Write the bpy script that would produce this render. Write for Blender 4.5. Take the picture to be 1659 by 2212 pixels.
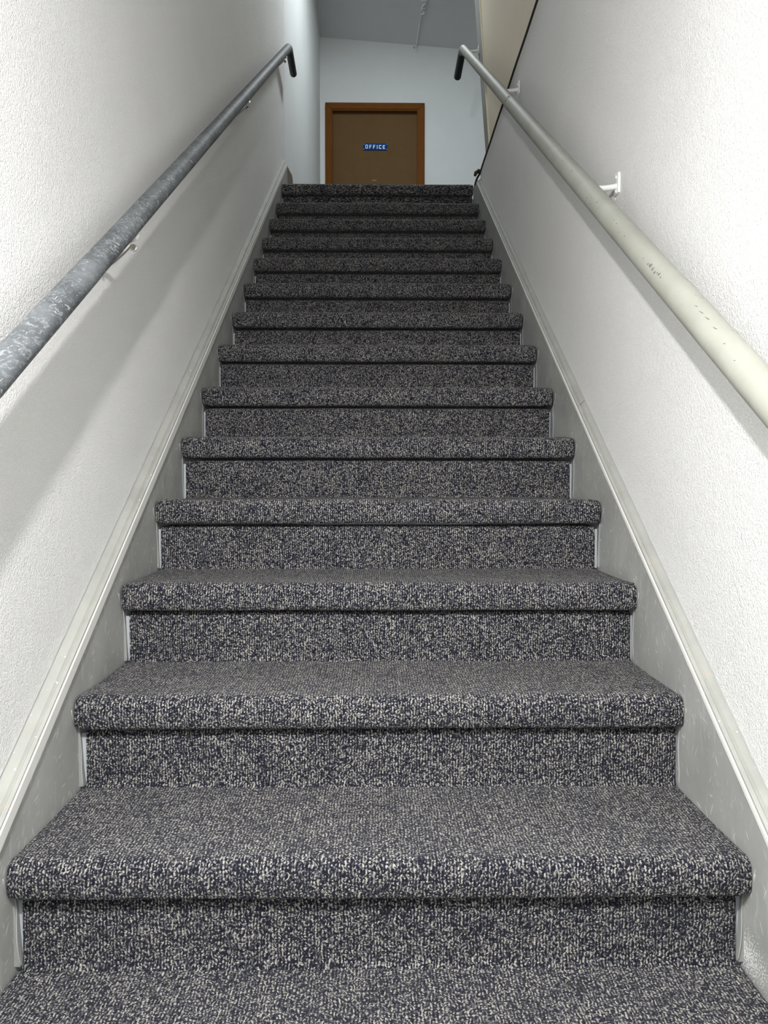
import bpy, bmesh, math, random
from mathutils import Vector, noise
C = bpy.context.scene
for o in list(bpy.data.objects): bpy.data.objects.remove(o)
col = C.collection
PI = math.pi

# ------------------------------------------------ camera
F_PX, PITCH, YAW = 1534.0, 0.0382, 0.0107
cd = bpy.data.cameras.new('camera'); cam = bpy.data.objects.new('camera', cd); col.objects.link(cam)
cd.sensor_fit = 'VERTICAL'; cd.sensor_height = 36.0; cd.lens = F_PX/2212*36.0
cd.clip_start = 0.02
cam.location = (0, 0, 0); cam.rotation_euler = (PI/2-PITCH, 0, -YAW)
C.camera = cam
# ------------------------------------------------ world, exposure
w = bpy.data.worlds.new('world'); C.world = w; w.use_nodes = True
w.node_tree.nodes['Background'].inputs[0].default_value = (.75, .85, 1, 1)
w.node_tree.nodes['Background'].inputs[1].default_value = 0.15
C.view_settings.view_transform = 'Standard'; C.view_settings.look = 'None'
C.view_settings.exposure = 0.0; C.view_settings.gamma = 1.0
C.view_settings.use_curve_mapping = False
C.render.engine = C.render.engine
C.cycles.max_bounces = 12; C.cycles.diffuse_bounces = 4
# ------------------------------------------------ lamps (their fixtures are built further down)
LAMP = (-.25, .10, .70)          # lamp under the low ceiling over the foot of the stairs
LAMP_W = 114.0
ROOM = (.30, 5.40, 4.80)        # ceiling panel light of the upstairs landing, above the frame
ROOM_W = 50.0
ld = bpy.data.lights.new('foot_lamp_light', 'POINT'); ld.energy = LAMP_W; ld.shadow_soft_size = .022; ld.color = (1, .985, .985)
lo = bpy.data.objects.new('foot_lamp_light', ld); col.objects.link(lo); lo.location = LAMP
ld2 = bpy.data.lights.new('landing_light', 'AREA'); ld2.energy = ROOM_W; ld2.shape = 'RECTANGLE'; ld2.size = .3; ld2.size_y = .9; ld2.color = (.90, .96, 1)
lo2 = bpy.data.objects.new('landing_light', ld2); col.objects.link(lo2); lo2.location = ROOM

# ------------------------------------------------ stair numbers
RUN, RISE, LIP, OVER = .2664, .1931, .067, .030
Y0, Z0, X0, HW = 1.1381, -.6187, .0077, .61
SL = RISE/RUN
NT = 13                                        # top nosing index
FIX = [(2.7,-5.7,4.2),(.6,-1.6,1.6),(-.7,-1.4,0),(-.9,2.9,-.1),(-.5,2.7,-3.2),(-1.1,4.5,-4.8),(.9,2.9,-.4),(-.4,2.7,-3.9),
       (-.5,2.3,-2.1),(-1.2,.6,.2),(-1,.9,-1),(-1,-.3,0),(-1,-1.6,.9),(-.6,-2.3,12.6)]
def nose(i):
    Y = Y0+i*RUN; Z = Z0+i*RISE; xl = X0-HW; xr = X0+HW
    if 0 <= i < len(FIX):
        a, b, c = FIX[i]; k = Y/F_PX
        xl -= a*k; xr -= b*k; Z += c*k*.8
    return Y, Z, max(xl, -.6045), min(xr, .6195)

# ------------------------------------------------ node helpers
def mat(name, rough=.6, color=(.5,.5,.5), metal=0, spec=.5):
    m = bpy.data.materials.new(name); m.use_nodes = True
    b = m.node_tree.nodes['Principled BSDF']
    b.inputs['Base Color'].default_value = (*color, 1); b.inputs['Roughness'].default_value = rough
    b.inputs['Metallic'].default_value = metal; b.inputs['Specular IOR Level'].default_value = spec
    return m, m.node_tree, b
def N(nt, typ, **kw):
    n = nt.nodes.new(typ)
    for k, v in kw.items():
        if k in n.inputs: n.inputs[k].default_value = v
        else: setattr(n, k, v)
    return n
def coords(nt, scale=(1,1,1), rot=(0,0,0), out='Object'):
    t = nt.nodes.new('ShaderNodeTexCoord'); m = nt.nodes.new('ShaderNodeMapping')
    m.inputs['Scale'].default_value = scale; m.inputs['Rotation'].default_value = rot
    nt.links.new(t.outputs[out], m.inputs['Vector']); return m.outputs[0]
def noise_t(nt, vec, scale, detail=2, rough=.5, dims='3D', dist=0):
    n = N(nt, 'ShaderNodeTexNoise', noise_dimensions=dims); n.inputs['Scale'].default_value = scale
    n.inputs['Detail'].default_value = detail; n.inputs['Roughness'].default_value = rough; n.inputs['Distortion'].default_value = dist
    nt.links.new(vec, n.inputs['Vector']); return n.outputs['Fac']
def ramp(nt, fac, stops, interp='LINEAR'):
    r = nt.nodes.new('ShaderNodeValToRGB'); r.color_ramp.interpolation = interp
    e = r.color_ramp.elements
    while len(e) < len(stops): e.new(.5)
    for el, (p, c) in zip(e, stops):
        el.position = p; el.color = (*c, 1) if len(c) == 3 else c
    nt.links.new(fac, r.inputs[0]); return r.outputs[0]
def mix(nt, fac, a, b, typ='MIX'):
    m = nt.nodes.new('ShaderNodeMix'); m.data_type = 'RGBA'; m.blend_type = typ
    for s, v in ((0, fac), (6, a), (7, b)):
        if isinstance(v, (int, float)): m.inputs[s].default_value = v
        elif isinstance(v, tuple): m.inputs[s].default_value = (*v, 1)
        else: nt.links.new(v, m.inputs[s])
    return m.outputs[2]
def mth(nt, op, a, b=0.0, c=None, clamp=False):
    m = nt.nodes.new('ShaderNodeMath'); m.operation = op; m.use_clamp = clamp
    for s, v in ((0, a), (1, b), (2, c)):
        if v is None: continue
        if isinstance(v, (int, float)): m.inputs[s].default_value = v
        else: nt.links.new(v, m.inputs[s])
    return m.outputs[0]
def bump(nt, b, h, dist, strength=1.0):
    n = nt.nodes.new('ShaderNodeBump'); n.inputs['Distance'].default_value = dist; n.inputs['Strength'].default_value = strength
    nt.links.new(h, n.inputs['Height']); nt.links.new(n.outputs[0], b.inputs['Normal'])
W_ = (1, 1, 1); K_ = (0, 0, 0)

# ------------------------------------------------ materials
M = {}
def plaster(name, color, scale=260, dist=.0022, strength=1.0, grain=0):
    m, nt, b = mat(name, .75, color, spec=.25)
    v = coords(nt)
    n1 = noise_t(nt, v, scale, 2, .55); n2 = noise_t(nt, v, scale*.42, 1, .5)
    h = mth(nt, 'ADD', n1, mth(nt, 'MULTIPLY', n2, .8))
    bump(nt, b, h, dist, strength)
    t = noise_t(nt, v, 2.3, 3, .6)
    c = mix(nt, ramp(nt, t, [(.35, K_), (.7, W_)]), tuple(x*.95 for x in color), color)
    if grain:       # grain shading the bump leaves faint, painted into the colour as noise
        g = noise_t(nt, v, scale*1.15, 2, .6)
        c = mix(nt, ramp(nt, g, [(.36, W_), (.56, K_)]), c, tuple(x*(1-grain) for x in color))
    nt.links.new(c, b.inputs['Base Color']); return m
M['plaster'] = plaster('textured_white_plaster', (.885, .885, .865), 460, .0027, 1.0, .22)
M['smooth'] = plaster('smooth_cool_white_paint', (.75, .775, .765), 90, .0006, .5)
M['ceil'] = plaster('grey_white_ceiling_paint', (.70, .71, .71), 90, .0006, .5)
M['beige'] = plaster('beige_paint', (.80, .72, .58), 90, .0005, .5)
M['strip'] = plaster('pale_grey_paint', (.34, .35, .33), 90, .0005, .5)
M['cream'] = mat('cream_bead_paint', .5, (.86, .80, .62))[0]

def skirt_mat():
    m, nt, b = mat('scratched_grey_gloss_paint', .38, spec=.45)
    v = coords(nt)
    base = mix(nt, ramp(nt, noise_t(nt, v, 7, 4, .6), [(.3, K_), (.72, W_)]), (.285, .292, .278), (.40, .407, .388))
    cur = base
    for i, (rx, sc, th) in enumerate([(.55, (1, 14, 150), .70), (-.35, (1, 12, 170), .715), (1.25, (1, 18, 120), .715)]):
        vv = coords(nt, (1, 1, 1), (rx+PI/2, 0, 0))
        mp = nt.nodes.new('ShaderNodeMapping'); mp.inputs['Scale'].default_value = sc; mp.inputs['Location'].default_value = (i*3.1, i*7.7, i)
        nt.links.new(vv, mp.inputs['Vector'])
        s = ramp(nt, noise_t(nt, mp.outputs[0], 1.6, 1, .5), [(th, K_), (th+.03, W_)])
        cur = mix(nt, mth(nt, 'MULTIPLY', s, .75), cur, (.72, .73, .70))
    st = coords(nt, (1, 30, 5), (0, 0, 0))
    cur = mix(nt, mth(nt, 'MULTIPLY', ramp(nt, noise_t(nt, st, 1.5, 3, .6), [(.58, K_), (.75, W_)]), .35), cur, (.60, .61, .59))
    # patch of white paint spatter low on the right-hand board
    t = nt.nodes.new('ShaderNodeTexCoord'); sx = nt.nodes.new('ShaderNodeSeparateXYZ'); nt.links.new(t.outputs['Object'], sx.inputs[0])
    dy = mth(nt, 'DIVIDE', mth(nt, 'SUBTRACT', sx.outputs['Y'], 1.155), .062); dz = mth(nt, 'DIVIDE', mth(nt, 'SUBTRACT', sx.outputs['Z'], -.785), .034)
    r2 = mth(nt, 'SQRT', mth(nt, 'ADD', mth(nt, 'MULTIPLY', dy, dy), mth(nt, 'MULTIPLY', dz, dz)))
    right = mth(nt, 'GREATER_THAN', sx.outputs['X'], 0)
    sp = mth(nt, 'GREATER_THAN', mth(nt, 'SUBTRACT', noise_t(nt, v, 330, 2, .6), mth(nt, 'MULTIPLY', r2, .17)), .42)
    cur = mix(nt, mth(nt, 'MULTIPLY', sp, right), cur, (.86, .86, .85))
    nt.links.new(cur, b.inputs['Base Color'])
    bump(nt, b, noise_t(nt, v, 60, 3), .0006)
    return m
M['skirt'] = skirt_mat()
def cap_mat():
    m, nt, b = mat('worn_pale_grey_cap_paint', .6, spec=.2)
    v = coords(nt)
    c = mix(nt, ramp(nt, noise_t(nt, v, 9, 4, .6), [(.3, K_), (.7, W_)]), (.31, .315, .29), (.38, .385, .355))
    c = mix(nt, mth(nt, 'MULTIPLY', ramp(nt, noise_t(nt, v, 110, 2, .5), [(.72, K_), (.75, W_)]), .7), c, (.84, .83, .76))
    c = mix(nt, mth(nt, 'MULTIPLY', ramp(nt, noise_t(nt, coords(nt, (1, 8, 40)), 2, 2, .5), [(.66, K_), (.72, W_)]), .5), c, (.42, .35, .30))
    nt.links.new(c, b.inputs['Base Color']); bump(nt, b, noise_t(nt, v, 80, 3), .0006); return m
M['cap'] = cap_mat()
M['edge'] = mat('bright_worn_cap_edge', .65, (.60, .60, .57))[0]
M['caulk'] = mat('pale_caulk', .6, (.36, .365, .355))[0]
M['filler'] = mat('dull_grey_filler', .7, (.27, .275, .265), spec=.1)[0]  # darker than the skirt paint, to offset the light the wedge catches
M['stringer'] = mat('pale_blue_grey_primer', .5, (.44, .47, .50))[0]
M['brown_end'] = mat('dark_brown_board_end', .6, (.13, .105, .075))[0]  # dark brown tone on the upper end of the left board

def carpet_mat():
    m, nt, b = mat('heathered_loop_pile_carpet', .95, spec=.1)
    b.inputs['Sheen Weight'].default_value = .055; b.inputs['Sheen Roughness'].default_value = .5
    uv = coords(nt, (1, 1, 1), out='UV')
    # slight wander of the rows
    wob = N(nt, 'ShaderNodeTexNoise', noise_dimensions='2D'); wob.inputs['Scale'].default_value = 45; wob.inputs['Detail'].default_value = 1
    nt.links.new(uv, wob.inputs['Vector'])
    sub = N(nt, 'ShaderNodeVectorMath', operation='SUBTRACT'); nt.links.new(wob.outputs['Color'], sub.inputs[0]); sub.inputs[1].default_value = (.5,.5,.5)
    scl = N(nt, 'ShaderNodeVectorMath', operation='SCALE'); nt.links.new(sub.outputs[0], scl.inputs[0]); scl.inputs['Scale'].default_value = .006
    add = N(nt, 'ShaderNodeVectorMath', operation='ADD'); nt.links.new(uv, add.inputs[0]); nt.links.new(scl.outputs[0], add.inputs[1])
    p = add.outputs[0]
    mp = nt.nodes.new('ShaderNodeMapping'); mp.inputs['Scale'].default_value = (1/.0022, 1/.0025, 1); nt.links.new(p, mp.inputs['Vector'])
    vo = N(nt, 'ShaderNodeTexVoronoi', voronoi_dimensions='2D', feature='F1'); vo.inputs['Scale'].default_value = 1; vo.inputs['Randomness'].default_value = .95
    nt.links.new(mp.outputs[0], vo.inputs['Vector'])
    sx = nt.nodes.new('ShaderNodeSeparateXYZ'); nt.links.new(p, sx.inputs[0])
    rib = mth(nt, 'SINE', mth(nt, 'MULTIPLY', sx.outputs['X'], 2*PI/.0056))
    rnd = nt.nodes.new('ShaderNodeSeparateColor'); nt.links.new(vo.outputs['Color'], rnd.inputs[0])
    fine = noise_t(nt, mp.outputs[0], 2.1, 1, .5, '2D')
    val = mth(nt, 'ADD', rnd.outputs[0], mth(nt, 'MULTIPLY', rib, .17))  # yarn tone, with rib troughs darkened in colour to imitate shade between rows
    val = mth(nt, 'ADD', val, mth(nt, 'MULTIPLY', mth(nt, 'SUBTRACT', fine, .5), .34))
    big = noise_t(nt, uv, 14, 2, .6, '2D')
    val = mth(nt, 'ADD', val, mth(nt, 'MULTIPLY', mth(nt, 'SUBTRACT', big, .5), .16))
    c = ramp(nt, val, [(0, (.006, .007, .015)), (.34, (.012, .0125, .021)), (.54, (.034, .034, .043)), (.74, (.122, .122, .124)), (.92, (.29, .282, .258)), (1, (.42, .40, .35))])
    nt.links.new(c, b.inputs['Base Color'])
    h = mth(nt, 'SUBTRACT', mth(nt, 'MULTIPLY', rib, .25), vo.outputs['Distance'])
    h = mth(nt, 'ADD', h, mth(nt, 'MULTIPLY', fine, .5))
    bump(nt, b, h, .0014, 1.0)
    return m
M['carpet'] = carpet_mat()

def rail_dark():
    m, nt, b = mat('scuffed_dark_grey_pipe', .6, spec=.3)
    v = coords(nt)
    v2 = coords(nt, (1, .35, 1), (-.63, 0, 0))
    base = mix(nt, ramp(nt, noise_t(nt, v, 12, 4, .65), [(.35, K_), (.68, W_)]), (.070, .077, .082), (.15, .162, .17))
    s1 = ramp(nt, noise_t(nt, v2, 120, 4, .7, dist=1.2), [(.52, K_), (.60, W_)])
    msk = ramp(nt, noise_t(nt, v, 9, 3, .6), [(.34, K_), (.54, W_)])
    c = mix(nt, mth(nt, 'MULTIPLY', s1, mth(nt, 'MULTIPLY', msk, .8)), base, (.27, .285, .295))
    s2 = ramp(nt, noise_t(nt, v2, 62, 3, .6, dist=2), [(.65, K_), (.69, W_)])
    c = mix(nt, s2, c, (.40, .41, .41))
    nt.links.new(c, b.inputs['Base Color']); bump(nt, b, noise_t(nt, v, 160, 3), .0004)
    return m
M['rail_dark'] = rail_dark()
def rail_light():
    m, nt, b = mat('chipped_grey_beige_pipe_paint', .6, spec=.25)
    v = coords(nt)
    base = mix(nt, ramp(nt, noise_t(nt, v, 8, 3, .6), [(.35, K_), (.68, W_)]), (.265, .27, .232), (.31, .315, .275))
    v2 = coords(nt, (1, .5, 1), (-.63, 0, 0))
    msk = ramp(nt, noise_t(nt, v, 5.5, 2, .5), [(.54, K_), (.60, W_)])
    s = ramp(nt, noise_t(nt, v2, 85, 3, .65, dist=1), [(.655, K_), (.67, W_)])
    c = mix(nt, mth(nt, 'MULTIPLY', s, mth(nt, 'MULTIPLY', msk, .85)), base, (.14, .145, .15))
    nt.links.new(c, b.inputs['Base Color']); bump(nt, b, noise_t(nt, v, 90, 2), .0003)
    return m
M['rail_light'] = rail_light()
def blackened():
    m, nt, b = mat('blackened_pipe', .5, spec=.4)
    v = coords(nt)
    c = mix(nt, ramp(nt, noise_t(nt, v, 70, 4, .6), [(.55, K_), (.75, W_)]), (.018, .019, .02), (.10, .10, .095))
    nt.links.new(c, b.inputs['Base Color']); return m
M['black_pipe'] = blackened()
M['dark_paint'] = mat('dark_charcoal_paint', .5, (.022, .024, .024))[0]
M['scuff'] = mat('dark_scuff_mark', .6, (.13, .13, .12))[0]
M['seam'] = mat('dark_joint_gap', .7, (.22, .22, .20))[0]
M['steel'] = mat('bright_bracket_metal', .3, (.72, .70, .66), .8)[0]
M['bracket_white'] = mat('white_painted_bracket', .4, (.80, .81, .78))[0]
M['cable'] = mat('black_rubber', .5, (.018, .018, .014))[0]
M['cord'] = mat('white_painted_wire', .5, (.80, .83, .82))[0]
M['screw'] = mat('dull_screw_metal', .4, (.4, .4, .38), .8)[0]
def wood(name, c1, c2, sc):
    m, nt, b = mat(name, .75, spec=.12)
    v = coords(nt, sc)
    c = mix(nt, ramp(nt, noise_t(nt, v, 6, 5, .6, dist=.6), [(.3, K_), (.7, W_)]), c1, c2)
    nt.links.new(c, b.inputs['Base Color']); return m
M['frame'] = wood('orange_brown_varnished_wood', (.125, .044, .008), (.19, .071, .014), (30, 30, 1.2))
M['frame_h'] = wood('orange_brown_varnished_wood_header', (.125, .044, .008), (.19, .071, .014), (1.2, 30, 30))
M['slab'] = wood('flat_brown_door_paint', (.135, .080, .033), (.148, .090, .038), (1.5, 1.5, 1.5))
M['blue'] = mat('blue_sign_face', .8, (.003, .055, .24), spec=.08)[0]
M['white'] = mat('white_lettering', .4, (.78, .86, .92))[0]
M['lamp_white'] = mat('white_enamel', .4, (.8, .8, .8))[0]
M['floor'] = mat('grey_vinyl_floor', .6, (.25, .25, .26))[0]

# ------------------------------------------------ object helpers
def tag(o, label=None, cat=None, group=None, kind=None):
    if label: o['label'] = label
    if cat: o['category'] = cat
    if group: o['group'] = group
    if kind: o['kind'] = kind
    return o
def build(name, bm, m, parent=None, smooth=False, angle=None):
    bmesh.ops.recalc_face_normals(bm, faces=bm.faces[:])
    me = bpy.data.meshes.new(name); bm.to_mesh(me); bm.free()
    me.materials.append(m)
    if smooth:
        me.polygons.foreach_set('use_smooth', [True]*len(me.polygons))
        if angle: me.set_sharp_from_angle(angle=math.radians(angle))
    o = bpy.data.objects.new(name, me); col.objects.link(o)
    if parent: o.parent = parent; o.matrix_parent_inverse = parent.matrix_world.inverted() if False else o.matrix_parent_inverse
    return o
def thing(name, loc=(0, 0, 0)):
    # parts are modelled in world coordinates, so the Empty carries the base point and parts are shifted back
    o = bpy.data.objects.new(name, None); col.objects.link(o); o.location = loc; o.empty_display_size = .1; return o
def part(name, bm, m, parent, **kw):
    o = build(name, bm, m, parent, **kw)
    off = Vector((0, 0, 0)); p = parent
    while p: off += p.location; p = p.parent
    o.location = -off
    return o
def box(bm, x0, x1, y0, y1, z0, z1, bev=0):
    vs = [bm.verts.new((x, y, z)) for x in (x0, x1) for y in (y0, y1) for z in (z0, z1)]
    fs = [bm.faces.new([vs[i] for i in f]) for f in ((0,1,3,2),(4,6,7,5),(0,4,5,1),(2,3,7,6),(0,2,6,4),(1,5,7,3))]
    if bev:
        es = list({e for f in fs for e in f.edges}); bmesh.ops.bevel(bm, geom=es, offset=bev, segments=2, affect='EDGES', profile=.5)
    return bm
def nbox(*a, **k): return box(bmesh.new(), *a, **k)
def prism(bm, pts, x0, x1):          # polygon in (y,z) given thickness along x
    a = [bm.verts.new((x0, y, z)) for y, z in pts]; b = [bm.verts.new((x1, y, z)) for y, z in pts]
    bm.faces.new(a); bm.faces.new(b[::-1]); n = len(pts)
    for i in range(n): bm.faces.new((a[i], a[(i+1) % n], b[(i+1) % n], b[i]))
    return bm
def tube(bm, pts, r, seg=20, caps=True, round_end=False):
    pts = [Vector(p) for p in pts]; rings = []
    rr = r if isinstance(r, (list, tuple)) else [r]*len(pts)
    up = Vector((1, 0, 0))
    for i, p in enumerate(pts):
        t = ((pts[min(i+1, len(pts)-1)]-pts[max(i-1, 0)])).normalized()
        a = up - t*up.dot(t)
        if a.length < 1e-3: a = Vector((0, 0, 1)) - t*t.z
        a.normalize(); b = t.cross(a)
        rings.append([bm.verts.new(p+(a*math.cos(2*PI*k/seg)+b*math.sin(2*PI*k/seg))*rr[i]) for k in range(seg)])
    for A, B in zip(rings, rings[1:]):
        for k in range(seg): bm.faces.new((A[k], A[(k+1) % seg], B[(k+1) % seg], B[k]))
    if caps: bm.faces.new(rings[0][::-1]); bm.faces.new(rings[-1])
    return bm
def disc(bm, c, ax, r, h, seg=16):
    c = Vector(c); ax = Vector(ax).normalized(); return tube(bm, [c, c+ax*h], r, seg)

# ------------------------------------------------ the shell
ceil_z = lambda x, y: 4.731-.077*(x+.595)-.28*(y-7.7)
LW, RW = -.635, .645
def S(o, label=None): return tag(o, label, None, None, 'structure')
FZ = Z0-5*RISE                      # floor at the foot
LZ = Z0+NT*RISE+.030                     # landing height
# left wall: tall textured slab along stair, smooth part along the landing
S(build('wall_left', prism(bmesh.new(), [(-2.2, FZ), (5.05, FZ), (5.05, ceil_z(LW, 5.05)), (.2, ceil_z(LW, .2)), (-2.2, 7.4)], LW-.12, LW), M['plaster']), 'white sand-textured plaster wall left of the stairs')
bm = bmesh.new()
y1, y2 = 5.05, 7.85
vs = [(LW, y1), (-.594, y2), (-.73, y2), (LW-.12, y1)]
lo_ = [bm.verts.new((x, y, LZ-.2)) for x, y in vs]; hi_ = [bm.verts.new((x, y, ceil_z(x, y))) for x, y in vs]
bm.faces.new(lo_); bm.faces.new(hi_)
for i in range(4): bm.faces.new((lo_[i], lo_[(i+1) % 4], hi_[(i+1) % 4], hi_[i]))
S(build('wall_left_landing', bm, M['smooth']), 'smooth cool white wall left of the landing')
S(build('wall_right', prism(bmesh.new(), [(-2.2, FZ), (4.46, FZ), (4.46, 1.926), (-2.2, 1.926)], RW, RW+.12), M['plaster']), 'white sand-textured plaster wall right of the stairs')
# beige upper wall: slanted end, bead and grey strip
yc = lambda z: 4.088+.379*(z-1.904)
ys = lambda z: 4.25+.425*(z-1.937)
zt = 5.2
S(build('wall_right_upper', prism(bmesh.new(), [(.2, 1.934), (yc(1.934), 1.934), (yc(zt), zt), (yc(zt), zt+.2), (.2, ceil_z(RW, .2))], RW+.002, RW+.10), M['beige']), 'beige wall above the textured wall on the right')
S(build('trim_1', prism(bmesh.new(), [(yc(1.934), 1.934), (yc(1.934)+.014, 1.934), (yc(zt)+.014, zt), (yc(zt), zt)], RW-.006, RW+.10), M['cream']), 'narrow cream bead at the slanted end of the beige wall')
S(build('trim_2', prism(bmesh.new(), [(yc(1.934)+.014, 1.934), (ys(1.934), 1.934), (ys(zt), zt), (yc(zt)+.014, zt)], RW, RW+.09), M['strip']), 'pale grey strip beyond the cream bead')
bm = bmesh.new()
P_ = [(-.75, LZ-.2), (-.476, LZ-.2), (-.476, 3.977), (.446, 3.977), (.446, LZ-.2), (3.3, LZ-.2), (3.3, 5.2), (-.75, 5.2)]
a = [bm.verts.new((x, 7.7, z)) for x, z in P_]; b = [bm.verts.new((x, 7.85, z)) for x, z in P_]
bm.faces.new(a); bm.faces.new(b[::-1])
for i in range(8): bm.faces.new((a[i], a[(i+1) % 8], b[(i+1) % 8], b[i]))
S(build('wall_far', bm, M['smooth']), 'cool white wall around the office door')
S(build('wall_landing_right', nbox(3.3, 3.42, 3.8, 7.85, LZ-.2, 5.8), M['smooth']), None)
S(build('wall_landing_near', nbox(RW+.12, 3.42, 3.70, 3.82, LZ-.2, 5.9), M['smooth']), None)
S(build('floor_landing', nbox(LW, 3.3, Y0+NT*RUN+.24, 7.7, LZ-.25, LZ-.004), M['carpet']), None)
S(build('floor', nbox(LW, RW, -2.2, .3, FZ-.1, FZ), M['floor']), None)
bm = bmesh.new()
q = [(-.8, .15), (3.45, .15), (3.45, 7.9), (-.8, 7.9)]
a = [bm.verts.new((x, y, ceil_z(x, y))) for x, y in q]; b = [bm.verts.new((x, y, ceil_z(x, y)+.1)) for x, y in q]
bm.faces.new(a); bm.faces.new(b[::-1])
for i in range(4): bm.faces.new((a[i], a[(i+1) % 4], b[(i+1) % 4], b[i]))
S(build('ceiling', bm, M['ceil']), 'sloping grey-white ceiling over the landing')
S(build('ceiling_low', nbox(LW, RW, -2.2, .32, .82, .92), M['smooth']), None)
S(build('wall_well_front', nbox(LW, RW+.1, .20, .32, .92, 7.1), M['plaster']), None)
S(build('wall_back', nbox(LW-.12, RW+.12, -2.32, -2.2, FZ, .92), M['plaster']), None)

# ------------------------------------------------ skirt boards with cap (both sides)
FILL = {('left', 0): .0105, ('left', 1): .0095, ('left', 2): .0065, ('right', 0): .0105, ('right', 3): .004, ('left', 3): .003}
def skirt(side):
    s = -1 if side == 'left' else 1
    xw = LW if s < 0 else RW
    xf = -.606 if s < 0 else .621                    # face of the board
    d_top, d_edge0, d_edge1 = (1.352, 1.368, 1.398) if s < 0 else (1.334, 1.347, 1.361)
    y_end = 4.90 if s < 0 else 4.44
    zz = lambda y, d: SL*y-d
    ya = -.02
    # face board polygon
    pts = [(ya, FZ), (ya, zz(ya, d_edge1)), (y_end, zz(y_end, d_edge1))]
    pts += [(5.22, 2.235), (5.28, 2.18), (5.28, LZ-.15)] if s < 0 else [(4.60, 1.899), (4.615, LZ-.15)]
    pts += [(4.4, LZ-.4), (.3, FZ-.0)]
    board = S(build('baseboard_'+side, prism(bmesh.new(), pts, xw, xf), M['skirt']), 'scratched grey skirt board along the %s side of the stairs' % side)
    # cap: sloping top band, with shallow groove, and bright inner edge
    bm = bmesh.new()
    prof = [(xw, d_top), (xf-s*.0-(-s)*.010 if False else xf+s*.012, d_edge0-.006), (xf+s*.009, d_edge0-.001), (xf+s*.007, d_edge0-.001), (xf+s*.005, d_edge0-.004), (xf-s*.001, d_edge0), (xf-s*.001, d_edge0+.006), (xw, d_edge0+.006)]
    n = 40; rings = []
    for j in range(n+1):
        y = ya+(y_end-ya)*j/n
        dj = noise.noise((y*2.1, s*3, 0))*.0016
        rings.append([bm.verts.new((x, y, zz(y, d)+dj)) for x, d in prof])
    for A, B in zip(rings, rings[1:]):
        for k in range(len(prof)): bm.faces.new((A[k], A[(k+1) % len(prof)], B[(k+1) % len(prof)], B[k]))
    bm.faces.new(rings[0]); bm.faces.new(rings[-1])
    part('cap', bm, M['cap'], board)['label'] = 'worn pale grey cap strip'
    bm = bmesh.new()
    pr = [(xf, d_edge0+.005), (xf-s*.004, d_edge0+.007), (xf-s*.005, d_edge1), (xf, d_edge1+.003)]
    rings = []
    for j in range(161):
        y = ya+(y_end-ya)*j/160
        dj = noise.noise((y*9, s*7, 3))*.0018
        rings.append([bm.verts.new((x, y, zz(y, d)+(dj if k > 1 else 0))) for k, (x, d) in enumerate(pr)])
    for A, B in zip(rings, rings[1:]):
        for k in range(4): bm.faces.new((A[k], A[(k+1) % 4], B[(k+1) % 4], B[k]))
    bm.faces.new(rings[0]); bm.faces.new(rings[-1])
    part('cap_edge', bm, M['edge'], board)['label'] = 'bright worn inner edge of the cap'
    if s > 0:
        yj = 2.19; j = bmesh.new()
        tube(j, [(xf+.001, yj, zz(yj, d_edge0)+.0005), (xw, yj+.012, zz(yj+.012, d_top)+.0005)], .0013, 6)
        part('cap_joint', j, M['scuff'], board)
    # ragged plaster line above the cap
    bm = bmesh.new()
    P = []
    for j in range(400):
        y = ya+(y_end-ya)*j/399
        P.append((xw, y, zz(y, d_top)+.0015+noise.noise((y*30, s, 0))*.0012))
    tube(bm, P, .0022, 6)
    part('caulk_line', bm, M['caulk'], board)
    # wandering caulk bead where the carpet meets the board, and filler wedges beside the lowest risers
    for i in range(0, NT+1):
        Y, Z, xl, xr = nose(i)
        wdt = FILL.get((side, i), 0)
        b = bmesh.new(); P = []; Wd = []
        for k in range(15):
            t = k/14                                  # 0 at the foot, 1 under the nosing
            cv = (1-t)**.75*(1-.25*math.sin(PI*t))
            z = Z-RISE+.003+t*(RISE-LIP)
            Wd.append((xf-s*(wdt*cv), z))
            P.append((xf-s*(wdt*cv+.0002), Y+OVER-.003-.003*math.sin(t*6+i), z))
        for k in range(1, 6):
            t = k/5; P.append((xf-s*.0002, Y+OVER-.003-(OVER+.001)*math.sin(t*PI/2), Z-LIP+.003+t*LIP*.62))
        tube(b, P, .0011, 6)
        part('caulk_bead', b, M['caulk'], board, smooth=True)
        if wdt:
            fb = bmesh.new(); A = []; B = []
            for yy, L in ((Y+OVER-.003, A), (Y+OVER+.010, B)):
                for x, z in Wd: L.append((fb.verts.new((xf+s*.001, yy, z)), fb.verts.new((x, yy, z))))
            for k in range(14):
                fb.faces.new((A[k][0], A[k+1][0], A[k+1][1], A[k][1])); fb.faces.new((B[k][0], B[k][1], B[k+1][1], B[k+1][0]))
                fb.faces.new((A[k][1], A[k+1][1], B[k+1][1], B[k][1])); fb.faces.new((A[k][0], B[k][0], B[k+1][0], A[k+1][0]))
            for k in (0, 14): fb.faces.new((A[k][0], A[k][1], B[k][1], B[k][0]))
            part('filler_wedge', fb, M['filler'], board)
    return board
skL = skirt('left'); skR = skirt('right')
part('board_end', prism(bmesh.new(), [(4.93, 2.17), (5.215, 2.215), (5.268, 2.165), (5.268, LZ), (4.97, LZ)], -.6055, -.6045), M['brown_end'], skL)['label'] = 'dark brown end of the board'

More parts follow.
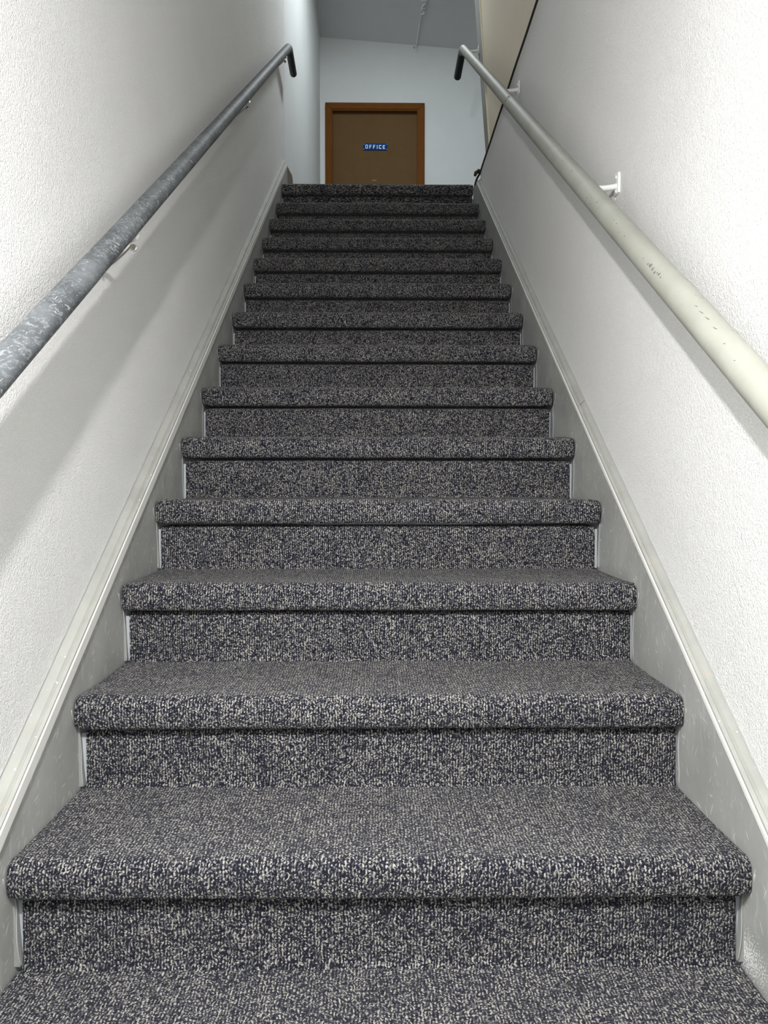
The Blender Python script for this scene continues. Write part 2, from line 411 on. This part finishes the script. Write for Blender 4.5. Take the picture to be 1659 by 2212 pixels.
# ------------------------------------------------ staircase: carpeted treads and risers
stairs = thing('staircase', (X0, .3, FZ))
tag(stairs, 'straight flight of stairs covered in heathered grey and navy loop carpet', 'staircase')
def profile(i):
    # (y, z, arclength) from the back of the tread over the nosing and under it
    Y, Z, xl, xr = nose(i)
    rt, rb, t = .024, .014, LIP
    yb = Y+RUN+OVER if i < NT else Y+.27
    pts = []
    for k in range(9): pts.append((yb+(Y+rt-yb)*k/8, Z-.0025*math.sin(PI*k/8)))
    for k in range(1, 7):
        a = PI/2*k/6; pts.append((Y+rt-rt*math.sin(a), Z-rt+rt*math.cos(a)))
    pts.append((Y-.0015, Z-.036)); pts.append((Y-.001, Z-t+rb+.004))
    for k in range(0, 6):
        a = PI/2*k/5; pts.append((Y+rb-rb*math.cos(a), Z-t+rb-rb*math.sin(a)))
    pts.append((Y+OVER+.018, Z-t+.001))
    return pts, (Y, Z, xl, xr)
def strip_mesh(pts, xl, xr, seed, rot=False, nx=56, amp=.0016, v0=0, thick=None):
    bm = bmesh.new(); uvl = bm.loops.layers.uv.new('UVMap'); grid = []; arc = [0]
    for a, b in zip(pts, pts[1:]): arc.append(arc[-1]+math.hypot(b[0]-a[0], b[1]-a[1]))
    for j, (y, z) in enumerate(pts):
        a = pts[max(j-1, 0)]; b = pts[min(j+1, len(pts)-1)]
        ty, tz = b[0]-a[0], b[1]-a[1]; L = math.hypot(ty, tz) or 1
        ny, nz = tz/L, -ty/L
        if nz < 0 and abs(nz) > abs(ny): pass
        row = []
        for k in range(nx+1):
            u = k/nx
            # rounded ends: last few mm tuck in
            x = xl+(xr-xl)*u
            d = noise.noise((x*5.2+seed*3.7, y*8, z*8+seed))*amp + noise.noise((x*31+seed, y*40, z*40))*amp*.25
            e = min(x-xl, xr-x)
            d -= .004*max(0, 1-e/.012)**2
            row.append((bm.verts.new((x, y+ny*d, z+nz*d)), x, arc[j]+v0))
        grid.append(row)
    for j in range(len(grid)-1):
        for k in range(nx):
            q = [grid[j][k], grid[j][k+1], grid[j+1][k+1], grid[j+1][k]]
            f = bm.faces.new([v[0] for v in q])
            for l, v in zip(f.loops, q):
                l[uvl].uv = (v[1]+1+seed*.013, v[2]+seed*.731) if not rot else (v[2]+seed*.3, v[1]*.33+1)
    return bm, grid, uvl
def close_ends(bm, grid, uvl):
    for k in (0, -1):
        vs = [g[k][0] for g in grid]
        f = bm.faces.new(vs)
        for l in f.loops: l[uvl].uv = (l.vert.co.y, l.vert.co.z)
INS = {0: (.0105, .0105), 1: (.010, .003), 2: (.007, .004), 3: (.004, .005), 4: (.004, .004)}
for i in range(-4, NT+1):
    pts, (Y, Z, xl, xr) = profile(i)
    # closed slab: add a flat back side under the tread
    pts = pts+[(pts[0][0], Z-LIP+.002)]
    bm, grid, uvl = strip_mesh(pts, xl, xr, i+5, rot=(i == NT))
    close_ends(bm, grid, uvl)
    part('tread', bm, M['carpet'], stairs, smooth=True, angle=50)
    zb = Z-RISE-.001 + (nose(i-1)[1]-(nose(i)[1]-RISE) if i > 0 else 0)
    yr = Y+OVER; e = .010
    rp = [(yr+.017, Z-LIP-.004), (yr+.009, Z-LIP-.006), (yr+.003, Z-LIP-.010), (yr, Z-LIP-.017), (yr-.001, Z-LIP-.03), (yr-.001, (Z-LIP+zb)/2), (yr-.001, zb+.018), (yr-.003, zb+.006), (yr-.008, zb-.001)]
    bm, grid, uvl = strip_mesh(rp, xl+INS.get(i, (.002, .002))[0], xr-INS.get(i, (.002, .002))[1], i+31, rot=(i == NT), amp=.0012, v0=.4)
    # give the riser carpet a back so it is a sheet with thickness
    r = bmesh.ops.extrude_face_region(bm, geom=bm.faces[:])
    bmesh.ops.translate(bm, verts=[v for v in r['geom'] if isinstance(v, bmesh.types.BMVert)], vec=(0, .009, 0))
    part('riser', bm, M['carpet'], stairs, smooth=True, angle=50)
    # end sliver of pale primed riser board beside carpet
    bm = nbox(xl-.004, xr+.0035, yr+.0095, yr+.016, Z-RISE, Z-LIP-.017)
    part('riser_board', bm, M['stringer'], stairs)

# ------------------------------------------------ handrails
def rail_pts(side):
    if side == 'left':
        return Vector((-.565, 1.08, .172)), Vector((-.565, 4.70, 2.822))
    return Vector((.545, .988, .124)), Vector((.545, 4.575, 2.745))
def handrail(side):
    a, b = rail_pts(side); d = (b-a).normalized(); s = -1 if side == 'left' else 1
    R = .0245 if side == 'left' else .0265
    xw = LW if s < 0 else RW
    base = a-d*1.35
    t = thing('handrail', (a.x, base.y, base.z))
    m = M['rail_dark'] if s < 0 else M['rail_light']
    ax = lambda y: a+d*((y-a.y)/d.y)
    joint = 1.42 if s < 0 else 2.92
    n = 26
    lower = [base+(ax(joint)-base)*k/n for k in range(n+1)]
    part('pipe', tube(bmesh.new(), lower, R, 32), m, t, smooth=True, angle=50)
    if s > 0:
        R2 = R-.0022
        part('joint_ring', tube(bmesh.new(), [ax(joint)-d*.004, ax(joint)+d*.009], R-.0002, 32), M['seam'], t, smooth=True, angle=50)
        bm = bmesh.new(); rnd = random.Random(4)
        # dark scuffs on top of the joint: thin curved flakes lying on the pipe
        up = Vector((0, -d.z, d.y)); side_v = Vector((-1, 0, 0))
        for k in range(9):
            an = rnd.uniform(.25, 1.1); an2 = an+rnd.uniform(.1, .35); y0 = rnd.uniform(-.035, .02); y1_ = y0+rnd.uniform(-.012, .02)
            seg = []
            for j in range(5):
                q = j/4; A_ = an+(an2-an)*q; c = ax(joint)+d*(y0+(y1_-y0)*q)
                seg.append(c+(up*math.cos(A_)+side_v*math.sin(A_))*(R-.0003))
            tube(bm, seg, [.0004, .0014, .0019, .0012, .0004], 6)
        part('scuff_marks', bm, M['scuff'], t, smooth=True)['kind'] = 'stuff'
        bm = bmesh.new()
        for (yy, an, L, w_) in [(1.375, .93, .014, .0042), (1.362, .99, .010, .0040), (1.385, 1.0, .007, .0022), (1.350, 1.05, .009, .0030), (1.342, .93, .005, .0020), (1.335, .90, .008, .0036), (1.325, .96, .005, .0018),
                                (1.41, 1.0, .004, .0012), (1.52, .98, .006, .0014), (1.55, 1.12, .003, .0010), (1.58, .8, .004, .0012), (1.60, .78, .004, .0010), (1.72, .85, .006, .0012), (1.76, .95, .004, .001),
                                (2.05, .7, .006, .0014), (2.2, 1.0, .006, .0012), (1.18, .52, .016, .0010), (1.16, .5, .018, .0012), (1.13, .54, .014, .0011), (1.20, .5, .010, .0009), (1.05, .9, .004, .0010), (1.09, .72, .005, .0011)]:
            c = ax(yy); seg = [c+d*(L*(q-.5))+(up*math.cos(an+.1*q)+side_v*math.sin(an+.1*q))*(R-.0006*w_/.0016*.9) for q in (0, .3, .6, 1)]
            tube(bm, seg, [w_*.25, w_, w_*.8, w_*.2], 8)
        part('paint_chips', bm, M['scuff'], t, smooth=True)['kind'] = 'stuff'
    else:
        R2 = R-.0006
    # upper length, bending level at the top
    e = Vector((0, 1, 0)); bend = .045
    P = [ax(joint)+d*.006+(b-d*bend-ax(joint)-d*.006)*k/20 for k in range(21)]
    for k in range(1, 9):
        q = k/8; P.append((b-d*bend)*(1-q)**2+b*2*q*(1-q)+(b+e*bend*.8)*q*q)
    part('pipe', tube(bmesh.new(), P, R2, 32), m, t, smooth=True, angle=50)
    tip = Vector((.0, .26, -.02)) if s < 0 else Vector((-.006, .235, -.040))
    E0 = b+e*bend*.8-e*.002; E1 = b+tip
    dd = (E1-E0).normalized(); rr = R2-.0006
    P = [E0, E0+(E1-E0)*.3, E0+(E1-E0)*.6, E1]; rad = [rr]*4
    for k in range(1, 7):
        an = PI/2*k/6; P.append(E1+dd*math.sin(an)*rr*.8); rad.append(max(.0008, rr*math.cos(an)))
    part('end_extension', tube(bmesh.new(), P, rad, 28), M['black_pipe'] if s < 0 else M['dark_paint'], t, smooth=True, angle=60)['label'] = 'dark level end piece at the top'
    # lower closing cap
    part('end_cap', tube(bmesh.new(), [base+d*.01, base, base-d*.006, base-d*.010], [R+.001, R+.001, R*.8, R*.3], 28), m, t, smooth=True, angle=50)
    ys_ = (.35, 1.645, 3.135, 4.45) if s < 0 else (.40, 1.918, 3.272, 4.551)
    for y in ys_:
        bm = bmesh.new(); c = ax(y); w0 = Vector((xw-s*.001, y+.0, c.z-(.083 if s < 0 else .004)))
        mm = M['steel'] if s < 0 else M['bracket_white']
        # wall plate
        box(bm, min(w0.x-s*.005, w0.x+s*.002), max(w0.x-s*.005, w0.x+s*.002), y-.016, y+.016, w0.z-.026, w0.z+.028, bev=.0018)
        br = part('bracket', bm, mm, t, smooth=True, angle=40)
        # arm from the plate, dropping then rising to the underside of the pipe
        und = c+Vector((0, .0, -R-.010)) if s < 0 else c+Vector((R*.62+.012, 0, -R*.55))
        A = [w0+Vector((-s*.003, 0, -.004)), w0+Vector((-s*.022, 0, -.010)), Vector((und.x+s*.022, y, und.z-.022*(s < 0))), Vector((und.x+s*.004, y, und.z-.017*(s < 0))), Vector((und.x-(.010 if s > 0 else 0), y, und.z-.002))]
        pts = []
        for k in range(17):
            q = k/16; cpts = A[:]
            while len(cpts) > 1: cpts = [u*(1-q)+v*q for u, v in zip(cpts, cpts[1:])]
            pts.append(cpts[0])
        part('arm', tube(bmesh.new(), pts, .0075, 12), mm, br, smooth=True, angle=50)
        if s < 0:
            # curved saddle under the pipe
            sb = bmesh.new(); g = []
            for j in (-1, 1):
                row_o = []; row_i = []
                for k in range(9):
                    an = -PI/2+(k-4)*.17
                    for rr_, row in ((R+.006, row_o), (R+.0003, row_i)):
                        side_ = Vector((1, 0, 0)); upv = Vector((0, -d.z, d.y))
                        row.append(sb.verts.new(c+Vector((0, 0, 0))+d*(j*.013)+side_*math.cos(an)*rr_+upv*math.sin(an)*rr_))
                g.append((row_o, row_i))
            (o0, i0), (o1, i1) = g
            for k in range(8):
                sb.faces.new((o0[k], o0[k+1], o1[k+1], o1[k])); sb.faces.new((i0[k], i1[k], i1[k+1], i0[k+1]))
                sb.faces.new((o0[k], i0[k], i0[k+1], o0[k+1])); sb.faces.new((o1[k], o1[k+1], i1[k+1], i1[k]))
            sb.faces.new((o0[0], o1[0], i1[0], i0[0])); sb.faces.new((o0[8], i0[8], i1[8], o1[8]))
            part('saddle', sb, mm, br, smooth=True, angle=40)
            part('tab', tube(bmesh.new(), [und+Vector((.004, .020, -.004)), und+Vector((.004, .0215, -.004)), und+Vector((.004, .025, -.004)), und+Vector((.004, .026, -.004))], [.0065, .0085, .0085, .0065], 16), mm, br, smooth=True, angle=35)
        for dz in (-.018, .019): part('screw', disc(bmesh.new(), (w0.x-s*.0045, y, w0.z+dz), (-s, 0, 0), .0042, .0035, 10), M['screw'] if s < 0 else M['bracket_white'], br, smooth=True, angle=40)
        if s > 0:   # slim paint-covered strip standing behind the plate
            part('backing_strip', nbox(w0.x-.001, w0.x+.0005, y+.018, y+.024, w0.z-.034, w0.z+.036, bev=.0003), mm, br)
    return t
hl = handrail('left'); tag(hl, 'scuffed dark grey pipe handrail on the left wall', 'handrail')
hr = handrail('right'); tag(hr, 'smooth grey-beige painted pipe handrail on the right wall', 'handrail')

# ------------------------------------------------ black cable on top of textured wall
bm = bmesh.new()
P = [(RW-.002, 1.3+k*.1, 1.930+.0015*math.sin(k*1.3)) for k in range(32)]
P += [(RW-.004, 4.47, 1.926), (RW-.010, 4.50, 1.922), (RW-.014, 4.52, 1.918), (RW-.016, 4.55, 1.914), (RW-.017, 4.575, 1.909), (RW-.017, 4.592, 1.902)]
tube(bm, P, .0062, 10)
cab = build('black_cable', bm, M['cable'], smooth=True, angle=60)
tag(cab, 'thin black cable running between the textured wall and the beige wall above', 'cable')
bm = bmesh.new()
tube(bm, [(RW-.001, 4.47, 1.931), (RW-.014, 4.455, 1.936), (RW-.030, 4.458, 1.926), (RW-.036, 4.46, 1.908)], [.012, .0135, .0125, .007], 12)
part('cable_knot', bm, M['cable'], cab, smooth=True)

# ------------------------------------------------ office door
YF = 7.7
dr = thing('door_1', (-.013, YF, LZ)); S(dr, 'brown office door in an orange-brown wooden frame')
x0, x1, xi0, xi1, zt_, zi = -.540, .514, -.476, .446, 4.045, 3.977
def casing(bm_pts):
    bm = bmesh.new(); y_out = YF-.022
    a = [bm.verts.new((x, y_out, z)) for x, z in bm_pts]; b = [bm.verts.new((x, YF+.02, z)) for x, z in bm_pts]
    bm.faces.new(a); bm.faces.new(b[::-1]); n = len(a)
    for i in range(n): bm.faces.new((a[i], a[(i+1) % n], b[(i+1) % n], b[i]))
    bmesh.ops.bevel(bm, geom=[e for e in bm.edges if all(abs(v.co.y-y_out) < 1e-6 for v in e.verts)], offset=.004, segments=2, affect='EDGES')
    return bm
part('jamb', casing([(x0, LZ), (xi0, LZ), (xi0, zi), (x0, zt_)]), M['frame'], dr)
part('jamb', casing([(x1, LZ), (x1, zt_), (xi1, zi), (xi1, LZ)]), M['frame'], dr)
part('header', casing([(x0, zt_), (xi0, zi), (xi1, zi), (x1, zt_)]), M['frame_h'], dr)
for q in ((xi0, xi0+.012, LZ, zi), (xi1-.012, xi1, LZ, zi), (xi0+.012, xi1-.012, zi-.012, zi+.01)):
    part('door_stop', nbox(q[0], q[1], YF-.014, YF+.10, q[2], q[3]), M['frame'], dr)
DY = YF+.032                        # face of the recessed slab
sl = part('door_slab', nbox(xi0+.012, xi1-.012, DY, DY+.04, LZ+.008, zi-.013, bev=.001), M['slab'], dr)
part('scuff', nbox(-.045, .002, DY-.0008, DY+.001, 3.252, 3.262, bev=.0003), mat('pale_scuff', .6, (.24, .20, .14))[0], dr)
kb = bmesh.new(); tube(kb, [(-.40, DY, 2.85), (-.40, DY-.012, 2.85), (-.40, DY-.03, 2.85), (-.40, DY-.05, 2.85), (-.40, DY-.062, 2.85)], [.03, .03, .012, .026, .016], 20)
part('knob', kb, M['steel'], dr, smooth=True, angle=50)

# ------------------------------------------------ OFFICE sign
sx0, sx1, sz0, sz1 = -.1395, .121, 3.571, 3.640
sg = thing('office_sign', ((sx0+sx1)/2, DY-.002, sz0)); tag(sg, 'small blue OFFICE sign with white block letters on the brown door', 'sign')
part('plate', nbox(sx0, sx1, DY-.0075, DY-.0018, sz0, sz1, bev=.001), M['blue'], sg)
G = {'O': [(.5,0),(3.5,0),(4,.6),(4,5.4),(3.5,6),(.5,6),(0,5.4),(0,.6)], 'F': [(0,0),(1.1,0),(1.1,2.5),(3,2.5),(3,3.55),(1.1,3.55),(1.1,4.95),(3.6,4.95),(3.6,6),(0,6)],
     'I': [(0,0),(1.1,0),(1.1,6),(0,6)], 'C': [(.5,0),(3.8,0),(3.8,1.7),(2.8,1.7),(2.8,1.05),(1.05,1.05),(1.05,4.95),(2.8,4.95),(2.8,4.3),(3.8,4.3),(3.8,6),(.5,6),(0,5.4),(0,.6)],
     'E': [(0,0),(3.7,0),(3.7,1.05),(1.1,1.05),(1.1,2.5),(3.1,2.5),(3.1,3.5),(1.1,3.5),(1.1,4.95),(3.7,4.95),(3.7,6),(0,6)]}
wd = {'O': 4, 'F': 3.6, 'I': 1.1, 'C': 3.8, 'E': 3.7}
u = .0405/6; cx = sx0+.0235; gap = (.232-.0235+.002-sum(wd[c] for c in 'OFFICE')*u)/5
for ch in 'OFFICE':
    bz = sz0+.0165-(cx-sx0)*.018; bm = bmesh.new()
    V = lambda q, y: bm.verts.new((cx+q[0]*u, y, bz+q[1]*u))
    f_, k_ = DY-.0086, DY-.0070
    A1 = [V(q, f_) for q in G[ch]]; B1 = [V(q, k_) for q in G[ch]]; n = len(A1)
    for i in range(n): bm.faces.new((A1[i], A1[(i+1) % n], B1[(i+1) % n], B1[i]))
    if ch == 'O':
        inn = [(2+(q[0]-2)*.47, 3+(q[1]-3)*.66) for q in G[ch]]
        A2 = [V(q, f_) for q in inn]; B2 = [V(q, k_) for q in inn]
        for i in range(n):
            j = (i+1) % n
            bm.faces.new((A2[i], B2[i], B2[j], A2[j])); bm.faces.new((A1[i], A2[i], A2[j], A1[j])); bm.faces.new((B1[i], B1[j], B2[j], B2[i]))
    else:
        bm.faces.new(A1); bm.faces.new(B1[::-1])
    part('letter', bm, M['white'], sg)
    cx += wd[ch]*u+gap
for (x, z) in ((sx0+.008, sz0+.010), (sx1-.007, sz0+.009), (sx0+.008, sz1-.008), (sx1-.007, sz1-.008)): part('screw', disc(bmesh.new(), (x, DY-.007, z), (0, -1, 0), .0032, .002, 10), M['white'], sg, smooth=True, angle=40)

# ------------------------------------------------ wire and hook on the landing ceiling
def on_ceiling(px, py, off=.012):
    u = (px-829.5)/F_PX; v = (1106-py)/F_PX
    y = math.cos(PITCH)+v*math.sin(PITCH); z = -math.sin(PITCH)+v*math.cos(PITCH)
    r = Vector((u*math.cos(YAW)+y*math.sin(YAW), -u*math.sin(YAW)+y*math.cos(YAW), z))
    lo_, hi_ = 3.0, 7.69
    for _ in range(50):
        mid = (lo_+hi_)/2; p = r*(mid/r.y)
        if p.z < ceil_z(p.x, p.y)-off: lo_ = mid
        else: hi_ = mid
    return r*(lo_/r.y)
A_ = on_ceiling(899, 101); B_ = on_ceiling(910, 25)
wr = thing('ceiling_wire', A_); tag(wr, 'thin white wire on the landing ceiling with a twisted hook at its end', 'wire')
bm = bmesh.new(); n = 14
P = [A_+Vector((0, -.003, -.050)), A_+Vector((0, -.006, -.01))]+[A_+(B_-A_)*k/n+Vector((.001*math.sin(k), 0, -.004)) for k in range(n+1)]
tube(bm, P, .0062, 8); part('wire', bm, M['cord'], wr, smooth=True, angle=60)
bm = bmesh.new(); P = []
Hk = on_ceiling(914, 24); H2 = on_ceiling(917, 2)
for k in range(40):
    q = k/39; c = Hk*(1-q)+H2*q; P.append(c+Vector((.014*math.sin(q*15)-.004, -.006*math.cos(q*15), -.022-.010*math.cos(q*9))))
P = [B_+Vector((0, 0, -.004)), B_+Vector((.008, -.004, -.03))]+P
tube(bm, P, .0085, 8)
part('twisted_hook', bm, M['cord'], wr, smooth=True)
bm = bmesh.new(); T = on_ceiling(917, -3, 0); tube(bm, [T+Vector((0, 0, .004)), T+Vector((0, 0, -.012)), T+Vector((0, 0, -.024)), T+Vector((0, 0, -.030))], [.040, .040, .026, .006], 20)
part('ceiling_rose', bm, M['cord'], wr, smooth=True, angle=40)
bm = bmesh.new(); disc(bm, A_+Vector((-.022, -.006, -.012)), (0, -1, 0), .008, .006, 12); part('wire_clip', bm, M['screw'], wr, smooth=True, angle=40)

# ------------------------------------------------ lamp fixtures
lf = thing('ceiling_lamp', (LAMP[0], LAMP[1], .82)); tag(lf, 'round white lamp on the low ceiling above the foot of the stairs', 'lamp')
bm = bmesh.new(); tube(bm, [(LAMP[0], LAMP[1], .82), (LAMP[0], LAMP[1], .80), (LAMP[0], LAMP[1], .785), (LAMP[0], LAMP[1], .762)], [.075, .075, .05, .022], 28)
part('lamp_base', bm, M['lamp_white'], lf, smooth=True, angle=40)
pf = thing('panel_light', (ROOM[0], ROOM[1], ROOM[2]+.02)); tag(pf, 'rectangular ceiling panel light upstairs over the landing', 'lamp')
part('housing', nbox(ROOM[0]-.17, ROOM[0]+.17, ROOM[1]-.47, ROOM[1]+.47, ROOM[2]+.012, ROOM[2]+.06, bev=.004), M['lamp_white'], pf)
for sy in (-.4, .4):
    zc = ceil_z(ROOM[0], ROOM[1]+sy); bm = tube(bmesh.new(), [(ROOM[0], ROOM[1]+sy, ROOM[2]+.055), (ROOM[0], ROOM[1]+sy, zc)], .006, 8)
    part('hanger', bm, M['lamp_white'], pf)
